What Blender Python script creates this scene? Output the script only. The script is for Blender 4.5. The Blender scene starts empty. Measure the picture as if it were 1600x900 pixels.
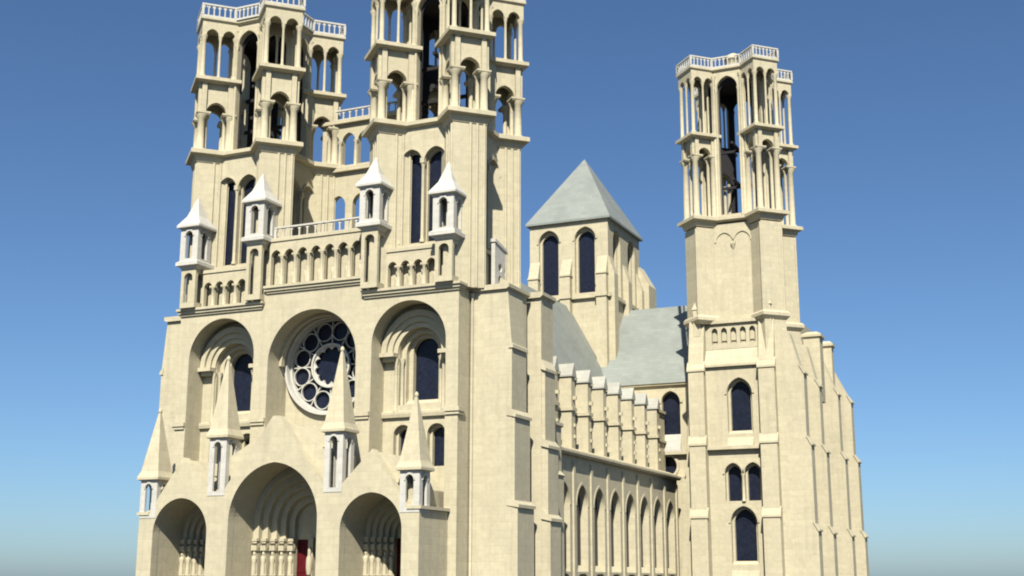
import bpy, bmesh, math, random
from mathutils import Vector, Matrix
from mathutils.geometry import tessellate_polygon
random.seed(4)
C = bpy.context.scene.collection
PI = math.pi

# ------------------------------------------------------------------ materials
def mat(name, rough=0.85):
    m = bpy.data.materials.new(name); m.use_nodes = True
    nt = m.node_tree; b = nt.nodes['Principled BSDF']; b.inputs['Roughness'].default_value = rough
    b.inputs['Specular IOR Level'].default_value = 0.25
    return m, nt, b

def stone(name, base, var=0.10, mortar=0.14, course=0.62, streak=0.16, grime=0.0):
    m, nt, b = mat(name, 0.9)
    N, L = nt.nodes, nt.links
    geo = N.new('ShaderNodeNewGeometry')
    sep = N.new('ShaderNodeSeparateXYZ'); L.new(geo.outputs['Position'], sep.inputs[0])
    add = N.new('ShaderNodeMath'); add.operation = 'ADD'; L.new(sep.outputs[0], add.inputs[0]); L.new(sep.outputs[1], add.inputs[1])
    cmb = N.new('ShaderNodeCombineXYZ'); L.new(add.outputs[0], cmb.inputs[0]); L.new(sep.outputs[2], cmb.inputs[1])
    br = N.new('ShaderNodeTexBrick'); L.new(cmb.outputs[0], br.inputs['Vector'])
    br.inputs['Scale'].default_value = 1.0; br.inputs['Brick Width'].default_value = course*2.1; br.inputs['Row Height'].default_value = course
    br.inputs['Mortar Size'].default_value = 0.022; br.inputs['Mortar Smooth'].default_value = 0.6; br.inputs['Bias'].default_value = 0.0
    c = Vector(base)
    br.inputs['Color1'].default_value = (*(c*(1+var*0.6)), 1); br.inputs['Color2'].default_value = (*(c*(1-var)), 1)
    br.inputs['Mortar'].default_value = (*(c*(1-mortar)), 1)
    # big soft tone changes
    n1 = N.new('ShaderNodeTexNoise'); n1.inputs['Scale'].default_value = 0.16; n1.inputs['Detail'].default_value = 5; L.new(geo.outputs['Position'], n1.inputs['Vector'])
    r1 = N.new('ShaderNodeMapRange'); r1.inputs[1].default_value = 0.3; r1.inputs[2].default_value = 0.7; r1.inputs[3].default_value = 1-var*0.8; r1.inputs[4].default_value = 1+var*0.5
    L.new(n1.outputs[0], r1.inputs[0])
    # rain streaks running down
    mp = N.new('ShaderNodeMapping'); mp.inputs['Scale'].default_value = (1.7, 1.7, 0.10); L.new(geo.outputs['Position'], mp.inputs[0])
    n2 = N.new('ShaderNodeTexNoise'); n2.inputs['Scale'].default_value = 1.0; n2.inputs['Detail'].default_value = 6; n2.inputs['Roughness'].default_value = 0.62; L.new(mp.outputs[0], n2.inputs['Vector'])
    r2 = N.new('ShaderNodeMapRange'); r2.inputs[1].default_value = 0.50; r2.inputs[2].default_value = 0.75; r2.inputs[3].default_value = 1.0; r2.inputs[4].default_value = 1-streak
    L.new(n2.outputs[0], r2.inputs[0])
    m1 = N.new('ShaderNodeMath'); m1.operation = 'MULTIPLY'; L.new(r1.outputs[0], m1.inputs[0]); L.new(r2.outputs[0], m1.inputs[1])
    n3 = N.new('ShaderNodeTexNoise'); n3.inputs['Scale'].default_value = 2.6; n3.inputs['Detail'].default_value = 7; L.new(geo.outputs['Position'], n3.inputs['Vector'])
    r3 = N.new('ShaderNodeMapRange'); r3.inputs[1].default_value = 0.3; r3.inputs[2].default_value = 0.7; r3.inputs[3].default_value = 0.93; r3.inputs[4].default_value = 1.05
    L.new(n3.outputs[0], r3.inputs[0])
    m2 = N.new('ShaderNodeMath'); m2.operation = 'MULTIPLY'; L.new(m1.outputs[0], m2.inputs[0]); L.new(r3.outputs[0], m2.inputs[1])
    mx = N.new('ShaderNodeVectorMath'); mx.operation = 'SCALE'; L.new(br.outputs['Color'], mx.inputs[0]); L.new(m2.outputs[0], mx.inputs['Scale'])
    L.new(mx.outputs[0], b.inputs['Base Color'])
    bp = N.new('ShaderNodeBump'); bp.inputs['Strength'].default_value = 0.35; bp.inputs['Distance'].default_value = 0.03
    sb = N.new('ShaderNodeMath'); sb.operation = 'SUBTRACT'; L.new(n3.outputs[0], sb.inputs[0]); L.new(br.outputs['Fac'], sb.inputs[1])
    L.new(sb.outputs[0], bp.inputs['Height']); L.new(bp.outputs[0], b.inputs['Normal'])
    return m

def plain(name, col, rough=0.6, var=0.08, scale=1.5):
    m, nt, b = mat(name, rough); N, L = nt.nodes, nt.links
    geo = N.new('ShaderNodeNewGeometry')
    n = N.new('ShaderNodeTexNoise'); n.inputs['Scale'].default_value = scale; n.inputs['Detail'].default_value = 5; L.new(geo.outputs['Position'], n.inputs['Vector'])
    r = N.new('ShaderNodeValToRGB'); c = Vector(col)
    r.color_ramp.elements[0].position = 0.3; r.color_ramp.elements[1].position = 0.7
    r.color_ramp.elements[0].color = (*(c*(1-var)), 1); r.color_ramp.elements[1].color = (*(c*(1+var)), 1)
    L.new(n.outputs[0], r.inputs[0]); L.new(r.outputs[0], b.inputs['Base Color'])
    return m

def roofing(name, col):
    m, nt, b = mat(name, 0.55); N, L = nt.nodes, nt.links
    geo = N.new('ShaderNodeNewGeometry')
    sep = N.new('ShaderNodeSeparateXYZ'); L.new(geo.outputs['Position'], sep.inputs[0])
    add = N.new('ShaderNodeMath'); add.operation = 'ADD'; L.new(sep.outputs[0], add.inputs[0]); L.new(sep.outputs[1], add.inputs[1])
    cmb = N.new('ShaderNodeCombineXYZ'); L.new(add.outputs[0], cmb.inputs[0]); L.new(sep.outputs[2], cmb.inputs[1])
    br = N.new('ShaderNodeTexBrick'); L.new(cmb.outputs[0], br.inputs['Vector']); br.inputs['Scale'].default_value = 1
    br.inputs['Brick Width'].default_value = 0.9; br.inputs['Row Height'].default_value = 0.45; br.inputs['Mortar Size'].default_value = 0.02; br.inputs['Mortar Smooth'].default_value = .5
    c = Vector(col)
    br.inputs['Color1'].default_value = (*(c*1.04), 1); br.inputs['Color2'].default_value = (*(c*0.93), 1); br.inputs['Mortar'].default_value = (*(c*0.84), 1)
    n = N.new('ShaderNodeTexNoise'); n.inputs['Scale'].default_value = 0.35; n.inputs['Detail'].default_value = 6; L.new(geo.outputs['Position'], n.inputs['Vector'])
    r = N.new('ShaderNodeMapRange'); r.inputs[1].default_value = .3; r.inputs[2].default_value = .7; r.inputs[3].default_value = .88; r.inputs[4].default_value = 1.06; L.new(n.outputs[0], r.inputs[0])
    mx = N.new('ShaderNodeVectorMath'); mx.operation = 'SCALE'; L.new(br.outputs['Color'], mx.inputs[0]); L.new(r.outputs[0], mx.inputs['Scale'])
    L.new(mx.outputs[0], b.inputs['Base Color'])
    return m

STONE = stone('cream_limestone', (0.462, 0.414, 0.282), var=0.055, mortar=0.055, streak=0.13)
PALE = stone('pale_limestone', (0.480, 0.463, 0.402), var=0.05, mortar=0.06, streak=0.08)
LEAD = roofing('pale_lead_roof', (0.221, 0.238, 0.212))
CAP = roofing('weathered_stone_cap', (0.36, 0.355, 0.30))
GLASS_AND_SHADE = plain('leaded_glass_and_shade', (0.010, 0.013, 0.025), 0.35, 0.3, 3.0)  # window glass; also stands in for the shade behind the belfry openings
CHAMBER_SHADE = plain('chamber_shade', (0.022, 0.020, 0.022), 0.8)  # near-black colour standing in for shade inside the open tower tops
REDP = plain('red_painted_door', (0.082, 0.005, 0.007), 0.5, 0.25, 2.0)
PAVE = stone('plaza_paving', (0.07, 0.066, 0.058), var=0.12, mortar=0.25, course=0.5, streak=0.0)

# ------------------------------------------------------------------ mesh builder
class MB:
    def __init__(s): s.v = []; s.f = []; s.sm = []
    def add(s, vs, fs, smooth=False):
        o = len(s.v); s.v += [tuple(p) for p in vs]
        s.f += [tuple(i+o for i in f) for f in fs]; s.sm += [smooth]*len(fs)
    def box(s, x0, x1, y0, y1, z0, z1):
        s.loft([([(x0,y0),(x1,y0),(x1,y1),(x0,y1)], z0), ([(x0,y0),(x1,y0),(x1,y1),(x0,y1)], z1)])
    def loft(s, rings, smooth=False):
        n = len(rings[0][0]); vs = []; fs = []
        for pts, z in rings: vs += [(p[0], p[1], z) for p in pts]
        for k in range(len(rings)-1):
            for i in range(n):
                j = (i+1) % n; fs.append((k*n+i, k*n+j, (k+1)*n+j, (k+1)*n+i))
        s.add(vs, fs, smooth)
        s.add(vs[:n], [tuple(reversed(range(n)))]); s.add(vs[-n:], [tuple(range(n))])
    def cone(s, pts, z0, apex):
        n = len(pts); vs = [(p[0], p[1], z0) for p in pts]+[apex]
        s.add(vs, [(i, (i+1) % n, n) for i in range(n)]+[tuple(reversed(range(n)))])
    def hexa(s, p8):   # bottom 4 then top 4
        s.add(p8, [(3,2,1,0),(4,5,6,7),(0,1,5,4),(1,2,6,5),(2,3,7,6),(3,0,4,7)])
    def lathe(s, x, y, prof, n=10):
        rings = [([(x+r*math.cos(2*PI*i/n), y+r*math.sin(2*PI*i/n)) for i in range(n)], z) for r, z in prof]
        s.loft(rings, smooth=True)
    def column(s, x, y, z0, z1, r, n=8):
        h = z1-z0; b = min(0.35, h*0.08); c = min(0.5, h*0.12)
        s.lathe(x, y, [(r*1.5, z0), (r*1.5, z0+b*.5), (r, z0+b), (r*.95, z1-c), (r*1.6, z1-c*.25), (r*1.6, z1)], n)
    def plate(s, outer, holes, O, U, Nn, t):
        """polygon (u, w) with holes, standing in the plane O + u U + w Z and t thick along Nn"""
        O = Vector(O); U = Vector(U).normalized(); Nn = Vector(Nn).normalized(); Z = Vector((0,0,1))
        loops = [outer]+list(holes)
        tri = tessellate_polygon([[Vector((p[0], p[1], 0)) for p in l] for l in loops])
        flat = [p for l in loops for p in l]; n = len(flat)
        P = [O+U*p[0]+Z*p[1] for p in flat]
        vs = P+[p+Nn*t for p in P]; fs = []
        for a, b, c in tri: fs.append((a, b, c)); fs.append((c+n, b+n, a+n))
        k = 0
        for l in loops:
            m = len(l)
            for i in range(m):
                a = k+i; b = k+(i+1) % m; fs.append((a, b, b+n, a+n))
            k += m
        s.add(vs, fs)
    def extrude_yz(s, pts, x0, x1):   # polygon in (y, z) pushed along x
        n = len(pts); vs = [(x0, p[0], p[1]) for p in pts]+[(x1, p[0], p[1]) for p in pts]
        s.add(vs, [tuple(range(n)), tuple(reversed(range(n, 2*n)))]+[(i, (i+1) % n, (i+1) % n+n, i+n) for i in range(n)])
    def extrude_xz(s, pts, y0, y1):
        n = len(pts); vs = [(p[0], y0, p[1]) for p in pts]+[(p[0], y1, p[1]) for p in pts]
        s.add(vs, [tuple(range(n)), tuple(reversed(range(n, 2*n)))]+[(i, (i+1) % n, (i+1) % n+n, i+n) for i in range(n)])
    def turned(s, ang, cx=0, cy=0):
        ca, sa = math.cos(ang), math.sin(ang)
        s.v = [(cx+x*ca-y*sa, cy+x*sa+y*ca, z) for x, y, z in s.v]; return s
    def build(s, name, m, parent=None, loc=(0,0,0)):
        me = bpy.data.meshes.new(name); me.from_pydata(s.v, [], s.f)
        me.polygons.foreach_set('use_smooth', s.sm)
        bm = bmesh.new(); bm.from_mesh(me)
        bmesh.ops.remove_doubles(bm, verts=bm.verts, dist=1e-6) if False else None
        bmesh.ops.recalc_face_normals(bm, faces=bm.faces); bm.to_mesh(me); bm.free()
        me.materials.append(m); me.validate()
        o = bpy.data.objects.new(name, me); C.objects.link(o); o.location = loc
        if parent: o.parent = parent
        return o

def arch(cx, z0, hw, zs, rise=None, n=14):
    rise = rise or hw; R = (hw*hw+rise*rise)/(2*hw); pts = [(cx-hw, z0), (cx+hw, z0)]
    c = cx+hw-R; a1 = math.atan2(rise, cx-c) if rise > hw*1.001 else PI/2
    for i in range(n+1): a = a1*i/n; pts.append((c+R*math.cos(a), zs+R*math.sin(a)))
    for i in range(n-1, -1, -1): a = a1*i/n; pts.append((2*cx-c-R*math.cos(a), zs+R*math.sin(a)))
    return pts
def archring(cx, hi, ho, zs, ri=None, ro=None, n=14):
    a = arch(cx, zs, ho, zs, ro, n)[2:]; b = arch(cx, zs, hi, zs, ri, n)[2:]
    return a+b[::-1]
def circ(cx, cz, r, n=24, ph=0): return [(cx+r*math.cos(2*PI*i/n+ph), cz+r*math.sin(2*PI*i/n+ph)) for i in range(n)]
def sqr(cx, cy, h): return [(cx-h,cy-h),(cx+h,cy-h),(cx+h,cy+h),(cx-h,cy+h)]
def dia(cx, cy, r): return [(cx,cy-r),(cx+r,cy),(cx,cy+r),(cx-r,cy)]
def ngon(cx, cy, R, n, ph=0): return [(cx+R*math.cos(2*PI*i/n+ph), cy+R*math.sin(2*PI*i/n+ph)) for i in range(n)]
def rect(u0, u1, w0, w1): return [(u0,w0),(u1,w0),(u1,w1),(u0,w1)]
X, Y_ = (1,0,0), (0,1,0)

def dup(o, loc, parent):
    c = o.copy(); C.objects.link(c); c.parent = parent; c.location = loc
    for ch in o.children:
        d = ch.copy(); C.objects.link(d); d.parent = c
    return c

def balustrade(path, z0, h, closed=True, step=0.62, thick=0.16):
    m = MB(); n = len(path)
    for i in range(n if closed else n-1):
        a = Vector((*path[i], 0)); b = Vector((*path[(i+1) % n], 0)); d = b-a; L = d.length
        if L < .05: continue
        d /= L; nn = Vector((-d.y, d.x, 0)); e = thick/2
        def bar(u0, u1, zz0, zz1, w):
            p = [a+d*u0-nn*w, a+d*u1-nn*w, a+d*u1+nn*w, a+d*u0+nn*w]
            m.hexa([(q.x, q.y, zz0) for q in p]+[(q.x, q.y, zz1) for q in p])
        k = 0.004*(i % 3)
        bar(-e, L+e, z0+h*.88+k, z0+h+k, e*1.3+k); bar(-e, L+e, z0+k, z0+h*.14+k, e*1.2+k)
        q = max(1, int(round(L/step)))
        for j in range(q+1):
            u = L*j/q; w = .11 if j in (0, q) else .055
            bar(u-w, u+w, z0+h*.13, z0+h*.86, w+k)
            if j < q: # little arch heads
                bar(u+w, u+w+.09, z0+h*.70, z0+h*.85, w*.7); bar(u+L/q-w-.09, u+L/q-w, z0+h*.70, z0+h*.85, w*.7)
    return m

# ------------------------------------------------------------------ setting
g = MB(); R_ = 3000
g.add([(-R_,-R_,0),(R_,-R_,0),(R_,R_,0),(-R_,R_,0)], [(0,1,2,3)])
go = g.build('ground', PAVE); go['kind'] = 'structure'

cath = bpy.data.objects.new('cathedral', None); C.objects.link(cath); cath.empty_display_size = 5
cath['label'] = 'cream limestone gothic cathedral with open arcaded towers, round rose window and three deep porches'
cath['category'] = 'cathedral'

# ------------------------------------------------------------------ west front
f = MB()
# side bays: front plate, then two stepped orders, then the window wall
for sx in (-1, 1):
    cx = 9.45*sx
    x0, x1 = (5.2, 14.1) if sx > 0 else (-14.1, -5.2)
    f.plate(rect(x0, x1, 0, 27.3), [arch(cx, .03, 3.5, 22.85, n=22)], (0,0,0), X, Y_, 2.2)
    # window wall in three steps, lower windows in the same plane
    low = [arch(cx+d, 12.7, .85, 15.4, n=12) for d in (-1.6, 1.6)]
    f.plate(rect(cx-4.1, cx+4.1, 17.1, 27.1), [arch(cx, 17.9, 2.05, 22.3, 2.2, 18)], (0,2.203,0), X, Y_, .5)
    f.plate(rect(cx-4.1, cx+4.1, 17.1, 27.0), [arch(cx, 18.1, 1.62, 22.3, 1.75, 18)], (0,2.706,0), X, Y_, .5)
    f.plate(rect(cx-4.1, cx+4.1, 17.1, 26.9), [arch(cx, 18.4, 1.22, 22.5, n=16)], (0,3.209,0), X, Y_, .5)
    f.plate(rect(cx-4.1, cx+4.1, 5, 17.09), low, (0,2.21,0), X, Y_, .5)
    f.plate(rect(cx-4.1, cx+4.1, 11.5, 17.0), [arch(cx+d, 12.5, .62, 15.35, n=12) for d in (-1.6, 1.6)], (0,2.713,0), X, Y_, .4)
    # ribs of the arch head stepping back from corbels
    for (hi, ho, y0, t) in ((2.98, 3.46, 1.55, .65), (2.5, 2.97, 1.8, .4), (2.08, 2.49, 2.0, .2)):
        f.plate(archring(cx, hi, ho, 22.3, hi*1.03, ho*1.03, 20), [], (0,y0,0), X, Y_, t)
    for d in (-1, 1):
        u0, u1 = sorted((cx+d*3.47, cx+d*2.1)); f.box(u0, u1, 1.25, 2.2, 21.95, 22.29); f.box(u0+.15, u1-.15, 1.6, 2.2, 21.6, 21.95)
        for (xx, yy) in ((1.83, 2.42), (2.25, 2.1)):
            f.column(cx+d*xx, yy, 17.3, 21.9, .15)
    f.extrude_yz([(1.9,17.09),(3.3,17.09),(3.3,18.35),(3.1,18.35),(2.3,17.45),(1.9,17.3)], cx-3.49, cx+3.49)
    f.extrude_yz([(1.95,16.85),(2.3,16.85),(2.3,17.08),(1.9,17.08)], cx-3.49, cx+3.49)
for a, b in ((4.46, 5.94), (12.96, 14.32)):
    for sx in (-1, 1):
        u0, u1 = sorted((a*sx, b*sx)); f.box(u0, u1, -.24, .9, 16.85, 17.2); f.box(u0+.06, u1-.06, -.14, .85, 16.6, 16.85)
# centre bay with the great recess of the rose
f.plate(rect(-5.2, 5.2, 0, 28.6), [arch(0, .03, 4.45, 21.95, n=26)], (0,0,0), X, Y_, 2.995)
f.plate(rect(-5.19, 5.19, 0, 28.5), [circ(0, 21.95, 4.2, 56)], (0,3.0,0), X, Y_, .9)
f.plate(archring(0, 4.18, 4.44, 21.95, n=26), [], (0,1.7,0), X, Y_, .5)
for sx in (-1, 1): f.column(14.3*sx, 2.1, 0, 26.9, .13)
# cornices
for (u0, u1, z) in ((-14.4,-5.0,27.3), (5.0,14.4,27.3), (-5.0,5.0,28.6)):
    f.box(u0, u1, -.42, 1.0, z-.02, z+.2); f.box(u0+.1, u1-.1, -.28, .9, z-.26, z-.02); f.box(u0+.2, u1-.2, -.14, .8, z-.46, z-.26)
# solid mass behind
f.box(-14.05, -5.25, 4.3, 11.7, 0, 27.2); f.box(5.25, 14.05, 4.3, 11.7, 0, 27.2); f.box(-5.2, 5.2, 4.2, 11.0, 0, 28.4)
f.box(-14.08, -13.6, 1.22, 4.4, 0, 27.1); f.box(13.6, 14.08, 1.22, 4.4, 0, 27.1)
f.box(-5.19, -4.6, 3.9, 4.3, 0, 27); f.box(4.6, 5.19, 3.9, 4.3, 0, 27)
facade = f.build('facade', STONE, cath)
for sx in (-1, 1):
    w = MB(); cx = 9.45*sx; w.box(cx-1.3, cx+1.3, 3.74, 3.80, 18.3, 24.0)
    o = w.build('tall_window', GLASS_AND_SHADE, facade)
    for k in (-1, 1):
        w = MB(); w.box(cx+1.6*k-.7, cx+1.6*k+.7, 3.13, 3.18, 12.3, 16.2); w.build('small_window', GLASS_AND_SHADE, facade)

# rose window: rim, tracery, glass
r = MB(); zc = 21.95
r.plate(circ(0, zc, 4.42, 64), [circ(0, zc, 4.18, 64)], (0,2.55,0), X, Y_, .5)
r.plate(circ(0, zc, 4.24, 64), [circ(0, zc, 4.0, 64)], (0,3.1,0), X, Y_, .45)
for i in range(12):
    a = 2*PI*i/12+PI/12; cxr, czr = 3.12*math.cos(a), zc+3.12*math.sin(a); o_ = .006*(i % 2)
    r.plate(circ(cxr, czr, .84, 24), [circ(cxr, czr, .76, 24)], (0,3.24+o_,0), X, Y_, .22)
    d = Vector((math.cos(a+PI/12), math.sin(a+PI/12))); t = Vector((-d.y, d.x))*.05
    pts = [d*1.93-t, d*3.0-t, d*3.0+t, d*1.93+t]
    r.plate([(p.x, zc+p.y) for p in pts], [], (0,3.262,0), X, Y_, .18)
    pts = [d*3.2-t, d*4.05-t, d*4.05+t, d*3.2+t]
    r.plate([(p.x, zc+p.y) for p in pts], [], (0,3.265,0), X, Y_, .18)
cusps = []
for i in range(12*8):
    ph = (i % 8)/8.0; rr = 1.42+.3*math.sin(PI*ph)**.7 if i % 8 else 1.42; a = 2*PI*(i+.5)/96
    cusps.append((rr*math.cos(a), zc+rr*math.sin(a)))
r.plate(circ(0, zc, 1.92, 96), [cusps], (0,3.22,0), X, Y_, .22)
r.plate(circ(0, zc, 1.97, 48), [circ(0, zc, 1.8, 48)], (0,3.05,0), X, Y_, .3)
rose = r.build('rose_window', PALE, cath)
w = MB(); w.plate(circ(0, zc, 4.1, 48), [], (0,3.58,0), X, Y_, .06); w.build('glass', GLASS_AND_SHADE, rose)

# ------------------------------------------------------------------ corner buttresses of the west front
def corner_buttress(sx):
    b = MB()
    def bx(x0, x1, y0, y1, z0, z1): b.box(*sorted((x0*sx, x1*sx)), y0, y1, z0, z1)
    def ex(pts, y0, y1): b.extrude_xz([(p[0]*sx, p[1]) for p in pts], y0, y1)
    bx(14.12, 17.45, 2.25, 6.2, 0, 27.1)
    ex([(14.0,27.05),(17.45,27.05),(17.7,27.2),(17.7,27.5),(14.0,27.5)], 2.0, 6.4)
    # stepped offsets towards the side
    for (x1, zt, y0, y1) in ((17.85, 22.3, 2.27, 5.2), (18.1, 16.6, 2.29, 5.4), (18.35, 9.4, 2.31, 5.6)):
        ex([(17.4,0),(x1,0),(x1,zt),(17.4,zt+.75)] if zt < 22 else [(17.4,0),(x1,0),(x1,zt),(17.47,27.02),(17.4,27.02)], y0, y1)
        ex([(17.42,zt-.02),(x1+.14,zt-.2),(x1+.14,zt+.05),(17.42,zt+.95)] if zt < 22 else [(17.6,zt-.2),(x1+.14,zt-.2),(x1+.12,zt+.1),(17.6,zt+.4)], y0-.1, y1+.08)
    # second buttress, further back
    bx(14.1, 18.45, 7.0, 9.6, 0, 27.2)
    ex([(14.1,27.15),(18.45,27.15),(18.7,27.35),(18.7,27.65),(14.1,27.65)], 6.75, 9.8)
    ex([(14.15,27.66),(17.2,27.66),(14.15,29.6)], 7.2, 9.4)
    for (x1, zt, g) in ((18.75, 21.0, .09), (19.0, 14.5, .06), (19.2, 8.5, .03)):
        ex([(18.4,0),(x1,0),(x1,zt),(18.4,zt+.7)], 7.0+g, 9.35-g); ex([(18.42,zt),(x1+.14,zt-.2),(x1+.14,zt+.05),(18.42,zt+.9)], 6.9, 9.4)
    bx(14.06, 16.2, 9.62, 13.4, 0, 24.5)
    # low stair shaft that closes the aisle
    bx(14.0, 16.7, 12.4, 15.7, 0, 17.0); ex([(14.0,17.0),(16.7,17.0),(16.9,17.15),(16.9,17.4),(14.0,18.2)], 12.2, 15.8)
    bx(14.2, 17.0, 12.6, 15.5, 0, 12.6); ex([(16.6,12.6),(17.0,12.6),(17.12,12.7),(16.6,13.2)], 12.5, 15.6)
    o = b.build('buttress', STONE, cath)
    return o
corner_buttress(1); corner_buttress(-1)
# pierced side parapet between the shafts of the south tower
p = MB()
p.plate([(6.0,27.6),(9.9,27.6),(9.9,31.5),(6.0,32.3)], [circ(7.1,30.2,.38,12), circ(8.3,30.0,.38,12), circ(7.1,29.1,.38,12), circ(8.3,28.9,.38,12), circ(9.35,29.4,.3,12)], (14.55,0,0), Y_, (-1,0,0), .35)
p.plate([(5.9,32.3),(10.0,31.5),(10.0,31.75),(5.9,32.6)], [], (14.65,0,0), Y_, (-1,0,0), .55)
p.build('side_parapet', PALE, cath)

# ------------------------------------------------------------------ porch with three gables
YP = -4.8
q = MB(); stat = []
# front wall with gables (one outline) and three arches
def gable_outline():
    return [(-13.35,0),(13.35,0),(13.35,8.9),(12.2,9.3),(9.1,13.55),(6.1,10.6),(4.95,10.6),(.3,16.6),(-.3,16.6),(-4.95,10.6),(-6.1,10.6),(-9.1,13.55),(-12.2,9.3),(-13.35,8.9)]
q.plate(gable_outline(), [arch(0,.02,4.25,8.25,4.6,20), arch(-9.1,.02,2.75,7.35,2.85,18), arch(9.1,.02,2.75,7.35,2.85,18)], (0,YP,0), X, Y_, .8)
# barrel behind each arch
for cx, hw, zs, rise, zt in ((0,4.25,8.25,4.6,13.6), (-9.1,2.75,7.35,2.85,10.5), (9.1,2.75,7.35,2.85,10.5)):
    a0, a1 = cx-hw-.55, cx+hw+.55
    dj = 2.75 if hw > 4 else 3.2
    q.plate(rect(a0, a1, 0, zt), [arch(cx,.02,hw+.02,zs,rise+.02,20)], (0,YP+.805,0), X, Y_, dj)
    # stepped and splayed orders at the back
    h = hw
    for k in range(5):
        st = .54 if hw > 4 else .36; sy = .52 if hw > 4 else .40; h2 = hw-st*(k+1); y0 = YP+.81+dj+k*sy
        q.plate(rect(a0, a1, 0, zt-.05), [arch(cx,.02,h2,zs,rise*h2/hw,18)], (0,y0,0), X, Y_, sy-.005)
        for s in (-1, 1):
            xx = cx+s*(h2+.2)
            q.column(xx, y0-.04, 3.9, 6.2, .2); q.box(xx-.27, xx+.27, y0-.34, y0+.1, 5.95, 6.36)
            q.box(xx-.2, xx+.2, y0-.24, y0+.1, 6.55, 6.72); q.box(xx-.25, xx+.25, y0-.3, y0+.1, 6.72, 6.95)
            sm_ = MB(); stat.append(sm_); sm_.lathe(xx, y0-.2, [(.22,3.9),(.2,4.5),(.17,4.9),(.23,5.25),(.2,5.4),(.08,5.48),(.08,5.54),(.125,5.62),(.13,5.72),(.08,5.84),(.01,5.87)], 8)  # standing figure carved on the shaft
            q.box(xx-.24, xx+.24, y0-.32, y0+.1, 3.45, 3.88)
    q.plate(rect(a0, a1, 0, zt-.1), [rect(cx-hw*.38, cx+hw*.38, .02, 6.9)], (0,YP+.815+dj+5*sy,0), X, Y_, .35)
    q.extrude_xz([(cx-hw-.5,zt-.3),(cx+hw+.5,zt-.3),(cx+hw+.5,zt+.02),(cx,zt+ (2.6 if hw>4 else 2.9)),(cx-hw-.5,zt+.02)], YP+.81, 2.98 if hw > 4 else 2.9)
q.box(-.24, .24, .95, 1.5, 0, 7.0); q.lathe(0, .85, [(.2,4.0),(.28,4.6),(.26,5.3),(.1,5.7),(.16,5.9),(.12,6.1),(.02,6.2)], 8)
# blocks between the barrels and flat side faces
for sx in (-1, 1):
    q.box(*sorted((sx*12.42, sx*13.33)), YP+.81, .3, 0, 8.85)
    q.box(*sorted((sx*4.82, sx*5.78)), YP+.81, .2, 0, 10.55)
    q.box(*sorted((sx*12.3, sx*13.55)), YP-.12, .35, 8.86, 9.1)
porch = q.build('porch', STONE, cath)
for sm_ in stat: sm_.build('jamb_statue', STONE, porch)
for cx, hw in ((0,4.25),(-9.1,2.75),(9.1,2.75)):
    d = MB(); w_ = hw*.38; yd = YP+.815+(2.75+5*.52 if hw > 4 else 3.2+5*.40)
    for s in (-1, 1):
        u0, u1 = sorted((cx+s*.25, cx+s*w_)); d.box(u0, u1, yd+.16, yd+.26, .02, 6.85)
        for k in range(6):
            uu = cx+s*(w_*(k+.5)/6); d.box(uu-.02, uu+.02, yd+.13, yd+.16, .1, 6.5)
        for z in (1.6, 4.2): d.box(u0+.05, u1-.05, yd+.11, yd+.16, z, z+.14)
    o = d.build('double_door', REDP, porch); o['label'] = 'dark red wooden double door'

# ------------------------------------------------------------------ pinnacle turrets
def turret(hw, z0, zb, ze, za, base, spire_hw, name='pinnacle_turret'):
    """square open lantern: body from zb to ze above a base from z0, pyramid up to za; base at origin"""
    m = MB(); bm_ = MB()
    if base:
        for k in range(4):
            a = k*PI/2; U = Vector((math.cos(a), math.sin(a), 0)); Nn = Vector((-math.sin(a), math.cos(a), 0))
            bm_.plate(rect(-hw*.82+.01, hw*.82-.01, z0, zb-.35), [arch(0, z0+.5, hw*.48, zb-1.45, n=10)], -Nn*hw*.82, U, Nn, .3)
        bm_.loft([(sqr(0,0,hw*.3), z0), (sqr(0,0,hw*.3), zb-.35)])
        m.loft([(sqr(0,0,hw*.84), zb-.62), (sqr(0,0,hw*.98), zb-.38), (sqr(0,0,hw*1.24), zb-.32), (sqr(0,0,hw*1.24), zb), (sqr(0,0,hw*1.02), zb+.14)])
    for k in range(4):
        a = k*PI/2; U = Vector((math.cos(a), math.sin(a), 0)); Nn = Vector((-math.sin(a), math.cos(a), 0))
        m.plate(rect(-hw+.012, hw-.012, zb, ze), [arch(0, zb+.35, hw*.40, ze-hw*.34-.42, hw*.46, 10)], -Nn*hw, U, Nn, hw*.24)
        m.plate(archring(0, hw*.43, hw*.56, ze-hw*.34-.42, hw*.5, hw*.7, 10), [], -Nn*(hw+.07), U, Nn, .08)
    m.loft([(sqr(0,0,hw*.86), zb-.02), (sqr(0,0,hw*.86), zb+.2)])
    m.column(0, 0, zb+.2, ze, hw*.2)
    body = m.build(name, PALE, cath)
    if base: bm_.build('niche_base', STONE, body)
    t = MB()
    t.loft([(sqr(0,0,hw*1.02), ze-.02), (sqr(0,0,hw*1.3), ze+.06), (sqr(0,0,hw*1.3), ze+.26), (sqr(0,0,spire_hw), ze+.3+hw*(.95 if base else .55)), (sqr(0,0,.05), za)])
    if not base:
        for k in range(4):
            a = PI/4+k*PI/2
            t.loft([(sqr(hw*1.0*math.cos(a)*1.25, hw*1.0*math.sin(a)*1.25, .16), ze+.3), (sqr(hw*math.cos(a)*1.2, hw*math.sin(a)*1.2, .02), ze+1.3)])
        t.lathe(0, 0, [(.05,za-.35),(.17,za-.2),(.17,za-.02),(.05,za+.15)], 8)
    t.build('spire', PALE if base else STONE, body)
    return body
t1 = turret(.86, 10.3, 10.3, 15.0, 21.9, False, .9); t1.location = (5.6,-3.98,0); dup(t1, (-5.6,-3.98,0), cath)
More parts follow.
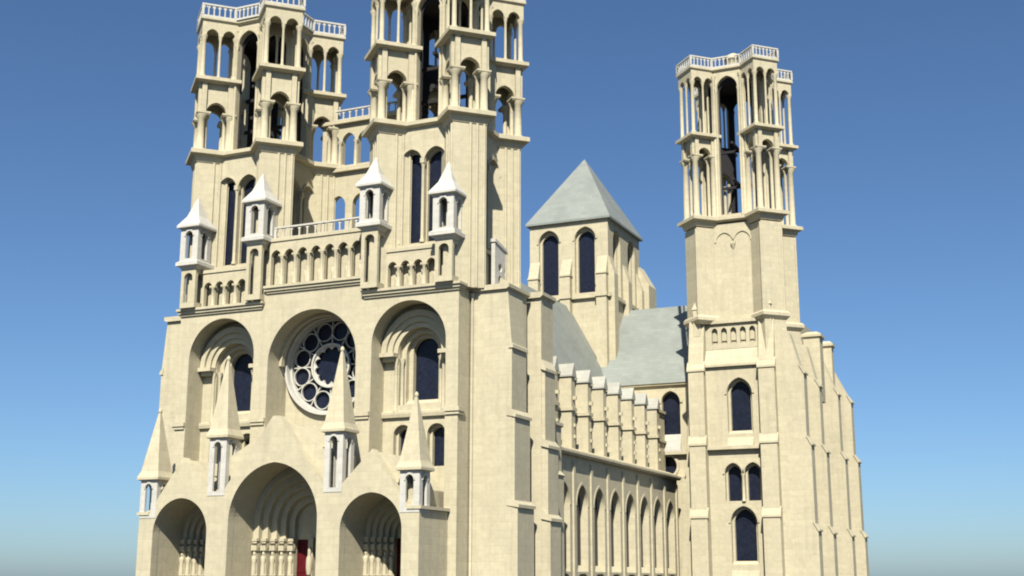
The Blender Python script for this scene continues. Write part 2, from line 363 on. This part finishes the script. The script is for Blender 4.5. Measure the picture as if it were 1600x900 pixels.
t2 = turret(.86, 8.6, 8.6, 11.75, 17.8, False, .9); t2.location = (12.5,-3.98,0); dup(t2, (-12.5,-3.98,0), cath)
t3 = turret(.98, 27.5, 31.7, 34.9, 38.0, True, .66); t3.location = (13.0,.1,0); dup(t3, (-13.0,.1,0), cath)
t4 = turret(.98, 27.6, 33.25, 36.45, 39.4, True, .66); t4.location = (5.9,.1,0); dup(t4, (-5.9,.1,0), cath)

# ------------------------------------------------------------------ arcaded gallery above the cornice
def gallery(u0, u1, z0, z1, n, yy):
    m = MB(); pit = (u1-u0)/n
    hs = [arch(u0+pit*(i+.5), z0+.16, pit*.36, z1-1.35, pit*.42, 10) for i in range(n)]
    m.plate(rect(u0, u1, z0, z1), hs, (0,yy,0), X, Y_, .42)
    for i in range(n+1):
        uu = u0+pit*i
        if 0 < i < n: m.column(uu, yy-.05, z0+.1, z1-1.35, .15)
        m.box(uu-.3, uu+.3, yy-.2, yy+.1, z1-1.42, z1-1.22) if 0 < i < n else None
    for i in range(n):   # carved figures standing under the arches
        uu = u0+pit*(i+.5)
        m.lathe(uu+.1, yy+.66, [(.26,z0+.05),(.22,z0+.7),(.27,z0+1.2),(.09,z0+1.36),(.14,z0+1.5),(.11,z0+1.66),(.02,z0+1.74)], 8)
    m.box(u0, u1, yy-.1, 1.3, z1, z1+.3); m.box(u0, u1, yy+.03, 1.3, z0-.02, z0+.05)
    m.box(u0, u1, 1.0, 1.32, z0, z1-.01)
    return m
gs = gallery(-12.0, -7.1, 27.5, 30.7, 4, .15).build('arcade_gallery', STONE, cath)
gs = gallery(7.1, 12.0, 27.5, 30.7, 4, .15).build('arcade_gallery', STONE, cath)
gm = gallery(-4.85, 4.85, 28.8, 32.9, 7, .15)
gm.box(-5.1, 5.1, 1.33, 9.5, 28.4, 33.0)
gc = gm.build('arcade_gallery', STONE, cath)
bal = balustrade([(-4.6,.6),(4.6,.6)], 33.2, 1.15, False, .8, .2); bal.build('balustrade', PALE, gc)

# ------------------------------------------------------------------ bell towers
def octa(ap, cx=0, cy=0):
    R = ap/math.cos(PI/8); return ngon(cx, cy, R, 8, PI/8)

def aedicule(r, z0, zm, zt, drop):
    """two storeyed open corner tabernacle, square turned 45 degrees, centred on the origin"""
    m = MB(); s = r/math.sqrt(2); h1 = zm-z0
    zc = zm-drop; zsp = zc+.3
    for k in range(4):
        a = PI/4+k*PI/2; U = Vector((math.cos(a), math.sin(a), 0)); Nn = Vector((-math.sin(a), math.cos(a), 0))
        e = .012
        hw = s*.52
        # lower storey: spandrel with a deep round arch on pairs of columns
        top = arch(0, zc, hw, zsp, hw*1.15, 12)
        m.plate(rect(-s+e, s-e, zc+.3, zm-.5), [], -Nn*s, U, Nn, .05) if False else None
        out = [(-s+e, zc+.28), (-hw, zc+.28)]+[p for p in reversed(top[2:])]+[(hw, zc+.28), (s-e, zc+.28), (s-e, zm-.45), (-s+e, zm-.45)]
        m.plate(out, [], -Nn*(s-.30), U, Nn, .45)
        # moulding round the arch
        m.plate(archring(0, hw*1.03, hw*1.22, zsp, hw*1.18, hw*1.4, 12), [], -Nn*(s-.22), U, Nn, .09)
        # upper storey: two slim lancets
        z2 = zt-1.35
        lw = s*.33
        o2 = [(-s+e, z2), (-s*.45-lw, z2)]+list(reversed(arch(-s*.45, z2, lw, z2, lw*1.15, 8)[2:]))+[(-s*.45+lw, z2), (s*.45-lw, z2)]+list(reversed(arch(s*.45, z2, lw, z2, lw*1.15, 8)[2:]))+[(s*.45+lw, z2), (s-e, z2), (s-e, zt), (-s+e, zt)]
        m.plate(o2, [], -Nn*s, U, Nn, .34)
        c = -Nn*(s-.17); m.column(c.x, c.y, zm+.02, z2, .125)
    for k in range(4):
        a = k*PI/2; d = Vector((math.cos(a), math.sin(a), 0)); rr = r-.58
        m.column(d.x*rr, d.y*rr, z0, zc, .34, 12)
        pp = d*(rr-.62); m.column(pp.x, pp.y, z0, zc, .2)
        m.loft([(dia(d.x*(rr-.2), d.y*(rr-.2), .78), zc-.02), (dia(d.x*(rr-.2), d.y*(rr-.2), .92), zc+.14), (dia(d.x*(rr-.2), d.y*(rr-.2), .92), zc+.29)])
        rr2 = r-.32
        m.column(d.x*rr2, d.y*rr2, zm+.01, zt-1.34, .22)
    m.loft([(dia(0,0,r+.02), zm-.55), (dia(0,0,r+.14), zm-.46), (dia(0,0,r+.55), zm-.38), (dia(0,0,r+.55), zm-.04), (dia(0,0,r+.1), zm+.04)])
    m.loft([(dia(0,0,r-.02), zt-.02), (dia(0,0,r+.26), zt+.2), (dia(0,0,r+.26), zt+.42)])
    return m

def bell_tower(cx, cy, a, r, zl, zm, zt, hb, body_fn, label, drop=3.75):
    """zl: ledge the tabernacles stand on, zm: their upper floor, zt: top cornice"""
    A = a*math.sqrt(2)-r/math.sqrt(2)+.28
    b = MB(); shade_panels = []; body_fn(b, shade_panels)
    # flared ledge under the tabernacles
    for sx in (-1, 1):
        for sy in (-1, 1):
            X0, Y0 = cx+sx*a, cy+sy*a
            b.loft([(dia(X0,Y0,r-.2), zl-1.15), (dia(X0,Y0,r+.06), zl-.56), (dia(X0,Y0,r+.62), zl-.46), (dia(X0,Y0,r+.62), zl-.08), (dia(X0,Y0,r+.4), zl)])
    b.loft([(sqr(cx,cy,hb+.04), zl-.62), (sqr(cx,cy,hb+.42), zl-.44), (sqr(cx,cy,hb+.42), zl-.1), (sqr(cx,cy,hb+.2), zl-.02)])
    # open octagon
    hs = A*math.tan(PI/8)
    for k in range(8):
        an = k*PI/4; Nn = Vector((math.cos(an), math.sin(an), 0)); U = Vector((-Nn.y, Nn.x, 0)); O = Vector((cx,cy,0))+Nn*A
        if k % 2 == 0:
            hw = hs*.74; zs = zt-hw-1.0
            b.plate(rect(-hs+.01, hs-.01, zl, zt), [arch(0, zl+.3, hw, zs, hw*1.25, 14)], O, U, -Nn, .55)
            b.plate(archring(0, hw*1.03, hw*1.2, zs, hw*1.28, hw*1.5, 14), [], O+Nn*.08, U, -Nn, .1)
            for s in (-1, 1):
                p1 = O+U*s*(hw+.12)+Nn*.06; b.column(p1.x, p1.y, zl+.02, zs, .13)
                p1 = O+U*s*(hs-.02); b.column(p1.x, p1.y, zl+.01, zt-.5, .2)
        else:
            hw = hs*.62
            b.plate(rect(-hs+.02, hs-.02, zl, zt), [arch(0, zl+.3, hw, zl+(zm-zl)*.62, hw*1.2, 10), arch(0, zm+.5, hw, zt-hw*1.2-1.0, hw*1.2, 10)], O, U, -Nn, .5)
    bc = MB()  # added inner lining and beams, coloured near-black so the open octagon looks shaded
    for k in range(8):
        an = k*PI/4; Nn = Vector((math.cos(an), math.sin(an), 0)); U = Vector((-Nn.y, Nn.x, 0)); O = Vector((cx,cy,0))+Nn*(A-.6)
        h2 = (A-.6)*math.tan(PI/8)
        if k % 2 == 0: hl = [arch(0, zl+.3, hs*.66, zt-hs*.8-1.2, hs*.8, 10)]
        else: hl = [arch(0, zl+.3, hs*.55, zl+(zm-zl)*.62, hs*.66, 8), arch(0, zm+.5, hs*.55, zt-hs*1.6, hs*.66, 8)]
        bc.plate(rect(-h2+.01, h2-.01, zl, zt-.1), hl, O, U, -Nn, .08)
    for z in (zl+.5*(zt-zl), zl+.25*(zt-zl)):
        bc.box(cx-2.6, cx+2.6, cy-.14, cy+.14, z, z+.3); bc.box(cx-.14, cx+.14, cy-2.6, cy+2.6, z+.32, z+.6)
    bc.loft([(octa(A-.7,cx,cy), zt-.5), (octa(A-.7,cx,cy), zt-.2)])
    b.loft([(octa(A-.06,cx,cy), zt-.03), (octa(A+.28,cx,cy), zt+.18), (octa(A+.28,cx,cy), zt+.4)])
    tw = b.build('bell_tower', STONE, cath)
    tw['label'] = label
    bc.build('chamber_shade_lining', CHAMBER_SHADE, tw)  # lining added to darken the tower interior
    for m_ in shade_panels: m_.build('lancet_window_or_shade', GLASS_AND_SHADE, tw)  # dark panels added to give the open belfry lancets a shaded inside
    ae = aedicule(r, zl, zm, zt, drop).build('corner_tabernacle', STONE, tw, (cx-a, cy-a, 0))
    for sx, sy in ((1,-1),(1,1),(-1,1)): dup(ae, (cx+sx*a, cy+sy*a, 0), tw)
    # star shaped parapet path
    path = []
    ap = A+.1; rr = r+.1
    for k in range(4):
        an = -3*PI/4+k*PI/2
        d = Vector((math.cos(an), math.sin(an))); t = Vector((-d.y, d.x)); c = Vector((cx,cy))+d*a*math.sqrt(2)
        s = rr/math.sqrt(2); inner = A*1.0/math.cos(0)-a*math.sqrt(2)
        for (u, v) in ((inner+.15, -s), (s, -s), (s, s), (inner+.15, s)):
            pnt = c+d*u+t*v; path.append((pnt.x, pnt.y))
    balustrade(path, zt+.42, 1.35, True, .5, .15).build('balustrade', PALE, tw)
    return tw

def shaft(b, cx, cy, r, z0, z1, ribs=(.05, .45, .86)):
    b.loft([(dia(cx,cy,r), z0), (dia(cx,cy,r), z1)])
    s = r/math.sqrt(2)
    for k in range(4):          # slim ribs on each face
        an = PI/4+k*PI/2; n = Vector((math.cos(an), math.sin(an))); t = Vector((-n.y, n.x))
        for u in ribs:
            p_ = Vector((cx,cy))+n*(s+.02)+t*u*s
            b.lathe(p_.x, p_.y, [(.13,z0),(.13,z1-.2)], 7)

def west_body(cx, cy, a, r):
    def fn(b, shade_panels):
        hb = 4.15; zt = 42.1
        for k in range(4):
            an = k*PI/2; Nn = Vector((math.cos(an), math.sin(an), 0)); U = Vector((-Nn.y, Nn.x, 0)); O = Vector((cx,cy,0))+Nn*hb
            cs = (-1.18, 1.18)
            b.plate(rect(-hb+.02, hb-.02, 27.3, zt), [arch(u, 31.7, 1.08, 38.9, 1.25, 12) for u in cs], O, U, -Nn, .45)
            b.plate(rect(-hb+.5, hb-.5, 27.3, zt-.1), [arch(u, 31.7, .97, 38.8, 1.12, 12) for u in cs], O-Nn*.455, U, -Nn, .3)
            for u in cs:
                b.plate(archring(u, 1.09, 1.17, 38.9, 1.27, 1.44, 12), [], O+Nn*.12, U, -Nn, .13)
            for u in cs:
                m_ = MB(); shade_panels.append(m_); c_ = O+U*u-Nn*.8  # plain dark panel added behind each opening in place of interior shade
                m_.plate(rect(-1.1, 1.1, 31.3, 40.1), [], c_, U, -Nn, .06)
            for u in (-2.3, 0, 2.3):
                p_ = O+U*u+Nn*.05; b.column(p_.x, p_.y, 31.7, 38.9, .15)
            p_ = O+Nn*.1; b.box(p_.x-.2, p_.x+.2, p_.y-.2, p_.y+.2, 38.75, 39.2)
            b.plate(rect(-hb, hb, 31.2, 31.55), [], O+Nn*(.2+.004*k), U, -Nn, .3)
        b.loft([(sqr(cx,cy,3.2), 41.7), (sqr(cx,cy,3.2), 42.05)])
        b.loft([(sqr(cx,cy,3.2), 27.4), (sqr(cx,cy,3.2), 30.9)])
        for sx in (-1, 1):
            for sy in (-1, 1): shaft(b, cx+sx*a, cy+sy*a, r-.3, 27.25, 41.8)
    return fn
CYW, AW, RW = 5.75, 3.6, 2.45
for sx, lab in ((-1, 'square bell tower with open arcaded top, left end of the front'), (1, 'square bell tower with open arcaded top, cut off by the upper edge of the picture')):
    bell_tower(9.75*sx, CYW, AW, RW, 42.75, 50.0, 55.6, 4.15, west_body(9.75*sx, CYW, AW, RW), lab)

# bridge gallery linking the two west towers at the back
bg = MB()
bg.plate(rect(-5.6, 5.6, 33.0, 42.0), [arch(u, 34.0, .8, 38.6, 1.0, 10) for u in (-3.6,-1.2,1.2,3.6)], (0,9.2,0), X, Y_, .6)
bg.plate(rect(-5.6, 5.6, 42.0, 46.9), [arch(u, 42.6, .72, 45.0, .9, 10) for u in (-4.4,-2.64,-.88,.88,2.64,4.4)], (0,9.2,0), X, Y_, .6)
bg.box(-5.6, 5.6, 8.8, 10.0, 41.9, 42.3); bg.box(-5.6, 5.6, 8.8, 10.1, 46.8, 47.15)
for u in (-3.52,-1.76,0,1.76,3.52): bg.column(u, 9.1, 42.3, 45.0, .16)
br_ = bg.build('bridge_gallery', STONE, cath)
balustrade([(-5.4,9.1),(5.4,9.1)], 47.15, 1.1, False, .7, .18).build('balustrade', PALE, br_)

# ------------------------------------------------------------------ nave: aisle wall, tribune, roof
for sx in (1, -1):
    n = MB(); P = 4.6; y0 = 15.75
    yc = [y0+P*(i+.5)-.05 for i in range(8)]
    hs = [arch(c, 4.35, 1.42, 10.4, 1.95, 12) for c in yc]+[arch(c, .5, 1.42, 3.2, .9, 6) for c in yc]
    N_ = (-sx,0,0)
    n.plate(rect(y0, y0+P*8+.4, 0, 14.9), hs, (16*sx,0,0), Y_, N_, 1.5)
    for c in yc:
        n.plate(archring(c, 1.46, 1.66, 10.4, 2.0, 2.25, 12), [], (16.05*sx,0,0), Y_, N_, .07)
        n.extrude_xz([(16.12*sx,4.15),(14.6*sx,4.15),(14.6*sx,5.25)], c-1.42, c+1.42) if False else None
        pts = [(15.95*sx, 4.36), (15.18*sx, 4.36), (15.18*sx, 5.0)]
        n.extrude_xz(pts, c-1.41, c+1.41)
    for i in range(9):
        yy = y0+P*i-.05; n.box(*sorted((15.9*sx, 16.16*sx)), yy-.24, yy+.24, 0, 14.3)
        n.extrude_xz([(16.0*sx,14.3),(16.16*sx,14.3),(16.0*sx,14.6)], yy-.24, yy+.24)
    n.extrude_xz([(15.0*sx,14.9),(16.35*sx,14.9),(16.55*sx,15.1),(16.55*sx,15.3),(15.0*sx,15.9)], y0-.1, y0+P*8+.5)
    n.box(*sorted((13.5*sx, 14.8*sx)), y0, y0+P*8+.4, 0, 15.5)
    n.extrude_xz([(13.6*sx,15.5),(16.3*sx,15.42),(13.6*sx,16.3)], y0, y0+P*8+.4)
    # tribune wall and clerestory
    n.box(*sorted((12.6*sx, 13.4*sx)), 11.8, 57, 15.5, 23.3)
    n.box(*sorted((12.6*sx, 13.62*sx)), 11.8, 57, 19.7, 19.95)
    n.extrude_xz([(13.62*sx,23.2),(13.62*sx,23.5),(5.6*sx,26.4),(5.6*sx,23.2)], 11.8, 57)
    n.box(*sorted((4.6*sx, 5.5*sx)), 11.0, 59.5, 0, 27.3)
    aisle = n.build('nave_wall', STONE, cath)
    for c in yc:
        w = MB(); w.box(*sorted((15.2*sx, 15.24*sx)), c-1.40, c+1.40, 4.4, 12.3); w.build('aisle_window', GLASS_AND_SHADE, aisle)
    # tribune buttresses with lead saddle caps
    bt = MB()
    bt.box(*sorted((13.38*sx, 14.7*sx)), -.45, .45, 15.6, 23.0)
    bt.box(*sorted((13.3*sx, 14.88*sx)), -.62, .62, 19.62, 19.92)
    bt.box(*sorted((14.6*sx, 15.05*sx)), -.14, .14, 20.7, 21.05)
    for zz in (17.0, 18.1): bt.box(*sorted((14.65*sx, 14.85*sx)), .1, .46, zz, zz+.3)
    b0 = bt.build('tribune_buttress', STONE, cath, (0,19.3,0))
    cp = MB(); cp.extrude_yz([(-.6,22.95),(.6,22.95),(.6,23.1),(0,24.3),(-.6,23.1)], *sorted((13.0*sx, 14.85*sx))); cp.build('cap', CAP, b0)
    for i in range(1, 8): dup(b0, (0,19.3+4.45*i,0), cath)
rf = MB()
rf.extrude_xz([(-6.0,27.25),(6.0,27.25),(5.6,28.0),(0,38.2),(-5.6,28.0)], 10.9, 59.7)
rf.build('nave_roof', LEAD, cath)

# ------------------------------------------------------------------ crossing tower
c = MB(); CX0, CX1, CY0, CY1 = -5.5, 5.5, 59.8, 72.4
def wall4(b, x0, x1, y0, y1, z0, z1, holes_x, holes_y, t):
    b.plate(rect(x0, x1, z0, z1), holes_x, (0,y0,0), X, Y_, t)
    b.plate(rect(x0, x1, z0, z1), holes_x, (0,y1,0), X, (0,-1,0), t)
    b.plate(rect(y0+.01, y1-.01, z0, z1-.01), holes_y, (x1-.01,0,0), Y_, (-1,0,0), t)
    b.plate(rect(y0+.01, y1-.01, z0, z1-.01), holes_y, (x0+.01,0,0), Y_, (1,0,0), t)
ym = (CY0+CY1)/2
wx = (-2.75, 2.35); wy = (ym-2.9, ym+2.9)
wall4(c, CX0, CX1, CY0, CY1, 0, 49.8, [arch(u, 39.9, 1.45, 47.0, 1.7, 12) for u in wx], [arch(u, 39.9, 1.45, 47.0, 1.7, 12) for u in wy], .45)
wall4(c, CX0+.46, CX1-.46, CY0+.46, CY1-.46, 0, 49.7, [arch(u, 39.9, 1.15, 46.9, 1.4, 12) for u in wx], [arch(u, 39.9, 1.15, 46.9, 1.4, 12) for u in wy], .4)
for u in wx:
    c.plate(archring(u, 1.5, 1.72, 47.0, 1.75, 2.0, 12), [], (0,CY0-.12,0), X, Y_, .13)
# string course, middle and corner buttresses with sloped caps
for (u, d) in ((-.2,.9), (CX1-.75,.75), (CX0+.75,.75)):
    c.box(u-.7, u+.7, CY0-d, CY0, 20, 42.2)
    c.extrude_yz([(CY0-d,42.2),(CY0,42.2),(CY0,44.6)], u-.7, u+.7)
    c.extrude_yz([(CY0-d-.12,42.1),(CY0-d-.12,42.3),(CY0,42.3),(CY0,42.1)], u-.78, u+.78)
for v in (CY0+.75, ym, CY1-.75):
    c.box(CX1, CX1+.8, v-.7, v+.7, 20, 42.2); c.extrude_xz([(CX1+.8,42.2),(CX1,42.2),(CX1,44.6)], v-.7, v+.7)
for (z, e) in ((39.1, .42), (39.35, .34)):
    c.box(CX0-.05, CX1+e*.95, CY0-e, CY0+.2, z, z+.24); c.box(CX1-.1, CX1+e*.96, CY0+.3, CY1+.1, z+.01, z+.25)
for (u, d) in ((-.2,.9), (CX1-.75,.75), (CX0+.75,.75)): c.box(u-.82, u+.82, CY0-d-.16, CY0-.3, 39.12, 39.6)
# stair turret on the far corner
c.box(CX1-1.6, CX1+1.5, CY1-.6, CY1+2.6, 20, 43.0); c.extrude_xz([(CX1+1.5,43.0),(CX1-.2,43.0),(CX1-.2,46.0)], CY1-.6, CY1+2.6)
cr = c.build('crossing_tower', STONE, cath)
for u in wx:
    w = MB(); w.box(u-1.3, u+1.3, CY0+.9, CY0+.95, 39.8, 48.4); w.build('lancet_window_or_shade', GLASS_AND_SHADE, cr)
for v in wy:
    w = MB(); w.box(CX1-.95, CX1-.90, v-1.3, v+1.3, 39.8, 48.4); w.build('lancet_window_or_shade', GLASS_AND_SHADE, cr)
pr = MB(); e = .45
pr.loft([([(CX0-e,CY0-e),(CX1+e,CY0-e),(CX1+e,CY1+e),(CX0-e,CY1+e)], 49.55), ([(CX0-e,CY0-e),(CX1+e,CY0-e),(CX1+e,CY1+e),(CX0-e,CY1+e)], 49.82), ([(-.05,ym-.05),(.05,ym-.05),(.05,ym+.05),(-.05,ym+.05)], 60.2)])
pr.build('pyramid_roof', LEAD, cr)

# ------------------------------------------------------------------ south transept arm
s = MB(); YW = 57.2
s.plate(rect(5.0, 24.0, 0, 27.0), [arch(9.2, 20.6, 1.15, 24.6, 1.4, 12), arch(14.2, 20.6, 1.15, 24.6, 1.4, 12), circ(13.6, 17.0, 1.15, 24)], (0,YW,0), X, Y_, .9)
s.plate(archring(14.2, 1.2, 1.5, 24.6, 1.45, 1.8, 12), [], (0,YW-.15,0), X, Y_, .17)
s.plate(circ(13.6,17.0,1.5,24), [circ(13.6,17.0,1.2,24)], (0,YW-.15,0), X, Y_, .17)
s.box(13.5, 19.9, YW-.6, YW+.1, 18.3, 18.65)
s.box(5, 24, YW-.35, YW+.3, 26.75, 27.05)
s.box(13.5, 24, 56.2, YW-.02, 0, 15.6)
s.box(5.0, 29.3, 74.0, 75.0, 0, 27); s.box(28.0, 29.3, 57.3, 75.0, 0, 34.3)
# broken off second tower: low stump with corner pedestals
s.box(23.0, 30.2, 58.0, 62.2, 20, 31.2); s.box(29.2, 30.15, 62.2, 71.5, 8, 31.0); s.box(24, 31.0, 71.5, 78, 0, 27)
for (u, v, zb, zt, h) in ((31.2, 59.6, 28.0, 32.0, .95), (31.4, 67.4, 27.0, 32.2, .62)):
    s.box(u-h, u+h, v-h, v+h, zb-4, zt-.35); s.loft([(sqr(u,v,h), zt-.5), (sqr(u,v,h+.22), zt-.3), (sqr(u,v,h+.22), zt), (sqr(u,v,h*.6), zt+.35)])
tr = s.build('transept', STONE, cath)
w = MB(); w.box(12.9, 15.5, YW+.62, YW+.68, 20.4, 26.3); w.build('clerestory_window', GLASS_AND_SHADE, tr)
w = MB(); w.box(8.0, 10.4, YW+.62, YW+.68, 20.4, 26.3); w.build('clerestory_window', GLASS_AND_SHADE, tr)
w = MB(); w.plate(circ(13.6,17.0,1.3,24), [], (0,YW+.6,0), X, Y_, .05); w.build('round_window', GLASS_AND_SHADE, tr)
sl = MB(); sl.extrude_yz([(YW-.4,18.9),(YW+.5,18.9),(YW+.5,20.75),(YW-.02,20.75)], 13.0, 15.4); sl.box(12.9, 15.5, YW-.45, YW+.2, 18.66, 18.9); sl.build('window_sill', PALE, tr)
rf = MB(); rf.extrude_yz([(YW-.5,26.98),(74.8,26.98),(66,38.4)], 2.0, 22.0); rf.build('transept_roof', LEAD, tr)

# fins standing out to the south
for (v, k, zt) in ((48.0, 0, 25.8), (57.2, 1, 25.6), (66.4, 2, 25.8), (71.2, 3, 25.4)):
    fb = MB(); xa = 29.0; dx = (0, -.15, .3, 1.0)[k]
    for (x1, zz, w_) in ((32.4+dx, zt, .8), (32.85+dx, 18.0, .84), (33.15+dx, 8.9, .88)):
        fb.extrude_xz([(xa,0),(x1,0),(x1,zz),(x1-.42,zz+.8),(xa,zz+.8)], v-w_, v+w_)
        fb.extrude_xz([(x1-.46,zz+.86),(x1-.5,zz+.74),(x1+.02,zz-.22),(x1+.16,zz-.2),(x1+.16,zz-.02)], v-w_-.1, v+w_+.1)
    fb.extrude_xz([(xa,zt),(32.0+dx,zt+.7),(31.0,30.2),(xa,31.5)], v-.78, v+.78)
    fb.build('buttress', STONE, tr)

# ------------------------------------------------------------------ transept tower
TX, TY, TA, TR = 24.85, 52.2, 3.72, 2.25
def transept_body(b, shade_panels):
    yf = 47.25
    pairs = [arch(24.2, 12.05, .78, 15.0, 1.0, 12), arch(26.6, 12.05, .78, 15.0, 1.0, 12)]
    def holes(g_): return [arch(25.2, 19.4, 1.4-g_, 23.8, 1.75-g_, 14), arch(24.2, 12.05, .95-g_*.8, 15.0, 1.15-g_, 12), arch(26.4, 12.05, .95-g_*.8, 15.0, 1.15-g_, 12), arch(25.2, 5.3, 1.45-g_, 9.7, 1.75-g_, 14)]
    b.plate(rect(20.2, 29.2, 0, 27.9), holes(0), (0,yf,0), X, Y_, .5)
    b.plate(rect(20.2, 29.2, 0, 27.8), holes(.26), (0,yf+.505,0), X, Y_, .5)
    for h_ in (arch(25.2,20.2,1.4,24.7,1.75,14), arch(25.2,5.3,1.45,9.7,1.75,14)): pass
    for (u, hw, zs, rs) in ((25.2,1.4,23.8,1.75),(24.2,.95,15.0,1.15),(26.4,.95,15.0,1.15),(25.2,1.45,9.7,1.75)):
        b.plate(archring(u, hw+.04, hw+.24, zs, rs+.05, rs+.3, 14), [], (0,yf-.12,0), X, Y_, .13)
    for (u0, u1, z0, z1) in ((23.75,26.65,18.0,19.35),(23.7,26.7,3.2,5.25)):   # steep sills
        b.extrude_yz([(yf-.5,z0),(yf+.6,z0),(yf+.6,z1+.4),(yf+.2,z1)], u0, u1)
    b.box(21.5, 27.7, yf-.55, yf+.1, 17.65, 17.98); b.column(25.3, yf-.05, 12.0, 15.0, .16)
    b.box(20.2, 29.2, 48.3, 57.4, 0, 33.0)
    # great weathering and blind parapet arcade
    b.extrude_yz([(yf-.35,26.9),(yf-.35,27.15),(47.9,29.2),(48.4,29.2),(48.4,26.9)], 21.4, 27.9)
    b.plate(rect(21.4, 27.9, 29.0, 32.2), [arch(21.95+1.08*(i+.5), 29.6, .34, 31.0, .45, 8) for i in range(5)], (0,47.75,0), X, Y_, .4)
    b.box(21.3, 28.0, 47.45, 48.4, 31.9, 32.25)
    for (u0, u1) in ((19.65, 21.5), (27.6, 29.45)):
        for (yo, zz, g) in ((46.25, 26.6, .04), (46.05, 18.3, .02), (45.85, 10.4, 0)):
            b.extrude_yz([(yo,0),(48.0+g,0),(48.0+g,zz+1.2),(yo+.35,zz+.9),(yo,zz)] , u0+g, u1-g)
            b.extrude_yz([(yo-.12,zz-.2),(yo+.35,zz-.2),(yo+.4,zz+.95),(yo+.2,zz+.75),(yo-.12,zz+.02)], u0-.1, u1+.1)
        b.extrude_yz([(46.25,26.5),(48.3,26.5),(48.3,32.6),(47.3,32.3)], u0+.06, u1-.06)
        # small gabled finial above
        um = (u0+u1)/2+(.1 if u0 < 22 else .2)
        b.box(um-.42, um+.42, 46.95, 47.9, 30.5, 33.6); b.cone(sqr(um,47.42,.55), 33.6, (um,47.42,35.1))
    # battered north west corner
    b.hexa([(17.6,47.9,0),(20.3,47.9,0),(20.3,56.5,0),(17.6,56.5,0),(19.9,47.9,33.2),(20.4,47.9,33.2),(20.4,56.0,33.2),(19.9,56.0,33.2)])
    # plain upper shaft
    hb = 4.05
    b.loft([(sqr(TX,TY,hb), 30), (sqr(TX,TY,hb), 43.7)])
    for sx in (-1, 1):
        for sy in (-1, 1):
            shaft(b, TX+sx*TA, TY+sy*TA, TR-.3, 32.5, 43.2, (.9,))
            b.loft([(dia(TX+sx*TA, TY+sy*TA, TR-.25), 31.9), (dia(TX+sx*TA, TY+sy*TA, TR+.2), 32.3), (dia(TX+sx*TA, TY+sy*TA, TR+.2), 32.65), (dia(TX+sx*TA, TY+sy*TA, TR-.1), 32.9)])
            b.loft([(dia(TX+sx*TA, TY+sy*TA, TR-.3), 0), (dia(TX+sx*TA, TY+sy*TA, TR-.3), 32)]) if sx > 0 else None
    b.box(TX-4.4, TX+4.4, TY-4.35, TY+4.3, 32.3, 32.7)
    # twin blind arch moulding on a corbel
    for u in (-1.05, 1.05):
        b.plate(archring(TX+.1+u, .95, 1.12, 41.5, 1.1, 1.3, 12), [], (0,TY-hb-.12,0), X, Y_, .13)
    b.loft([(sqr(TX+.1,TY-hb,.06), 40.6), (sqr(TX+.1,TY-hb,.26), 41.2), (sqr(TX+.1,TY-hb,.26), 41.5)])
t3w = bell_tower(TX, TY, TA, TR, 44.5, 54.6, 62.4, 4.05, transept_body, 'slender open arcaded tower above the side arm, set apart on the right', 2.9)
for (u, hw, z0, z1) in ((25.2,1.2,19.3,25.5),(24.2,.8,12.0,16.0),(26.4,.8,12.0,16.0),(25.2,1.25,5.2,11.4)):
    w = MB(); w.box(u-hw, u+hw, 48.2, 48.26, z0, z1); w.build('tall_window', GLASS_AND_SHADE, t3w)
# small dome of the stair head
dm = MB(); dm.lathe(TX+.7, TY-3.2, [(.95,62.7),(.95,63.7),(1.05,63.75),(1.05,63.95),(.8,64.35),(.4,64.6),(.05,64.75)], 14); dm.build('stair_dome', STONE, t3w)

# ------------------------------------------------------------------ light, sky, camera
SUN_EL, SUN_OFF = math.radians(46), math.radians(19.5)
to_sun = Vector((math.sin(SUN_OFF)*math.cos(SUN_EL), -math.cos(SUN_OFF)*math.cos(SUN_EL), math.sin(SUN_EL)))
sd = bpy.data.lights.new('sun', 'SUN'); sd.energy = 5.0; sd.angle = math.radians(.5); sd.color = (1.0, .95, .86)
so = bpy.data.objects.new('sun', sd); C.objects.link(so); so.rotation_euler = to_sun.to_track_quat('Z', 'Y').to_euler(); so.location = (0,-60,120)
wd = bpy.data.worlds.new('World'); bpy.context.scene.world = wd; wd.use_nodes = True
nt = wd.node_tree; bgn = nt.nodes['Background']
sk = nt.nodes.new('ShaderNodeTexSky'); sk.sky_type = 'NISHITA'; sk.sun_disc = False
sk.sun_elevation = SUN_EL; sk.sun_rotation = math.atan2(to_sun.x, to_sun.y)
sk.altitude = 180; sk.air_density = 0.82; sk.dust_density = 0.85; sk.ozone_density = 6.0
gain = nt.nodes.new('ShaderNodeVectorMath'); gain.operation = 'MULTIPLY'; gain.inputs[1].default_value = (0.92, 1.03, 1.07)
nt.links.new(sk.outputs[0], gain.inputs[0]); nt.links.new(gain.outputs[0], bgn.inputs[0]); bgn.inputs[1].default_value = 0.0635

cd = bpy.data.cameras.new('camera'); co = bpy.data.objects.new('camera', cd); C.objects.link(co)
fw = Vector((-0.40105954, 0.88866193, 0.22233133)); rt = Vector((0.91161291, 0.4110471, 0.00148043)); up = Vector((0.09007304, -0.20327385, 0.97497005))
M = Matrix(((rt.x, up.x, -fw.x, 60.4), (rt.y, up.y, -fw.y, -92.0), (rt.z, up.z, -fw.z, 3.5), (0,0,0,1)))
co.matrix_world = M; cd.lens = 45.19; cd.sensor_width = 36; cd.clip_start = .5; cd.clip_end = 8000
S = bpy.context.scene; S.camera = co; S.cycles.diffuse_bounces = 1; S.cycles.filter_width = 2.0
S.view_settings.view_transform = 'Standard'; S.view_settings.look = 'None'; S.view_settings.gamma = 1; S.view_settings.use_curve_mapping = False
S.view_settings.exposure = 0.75
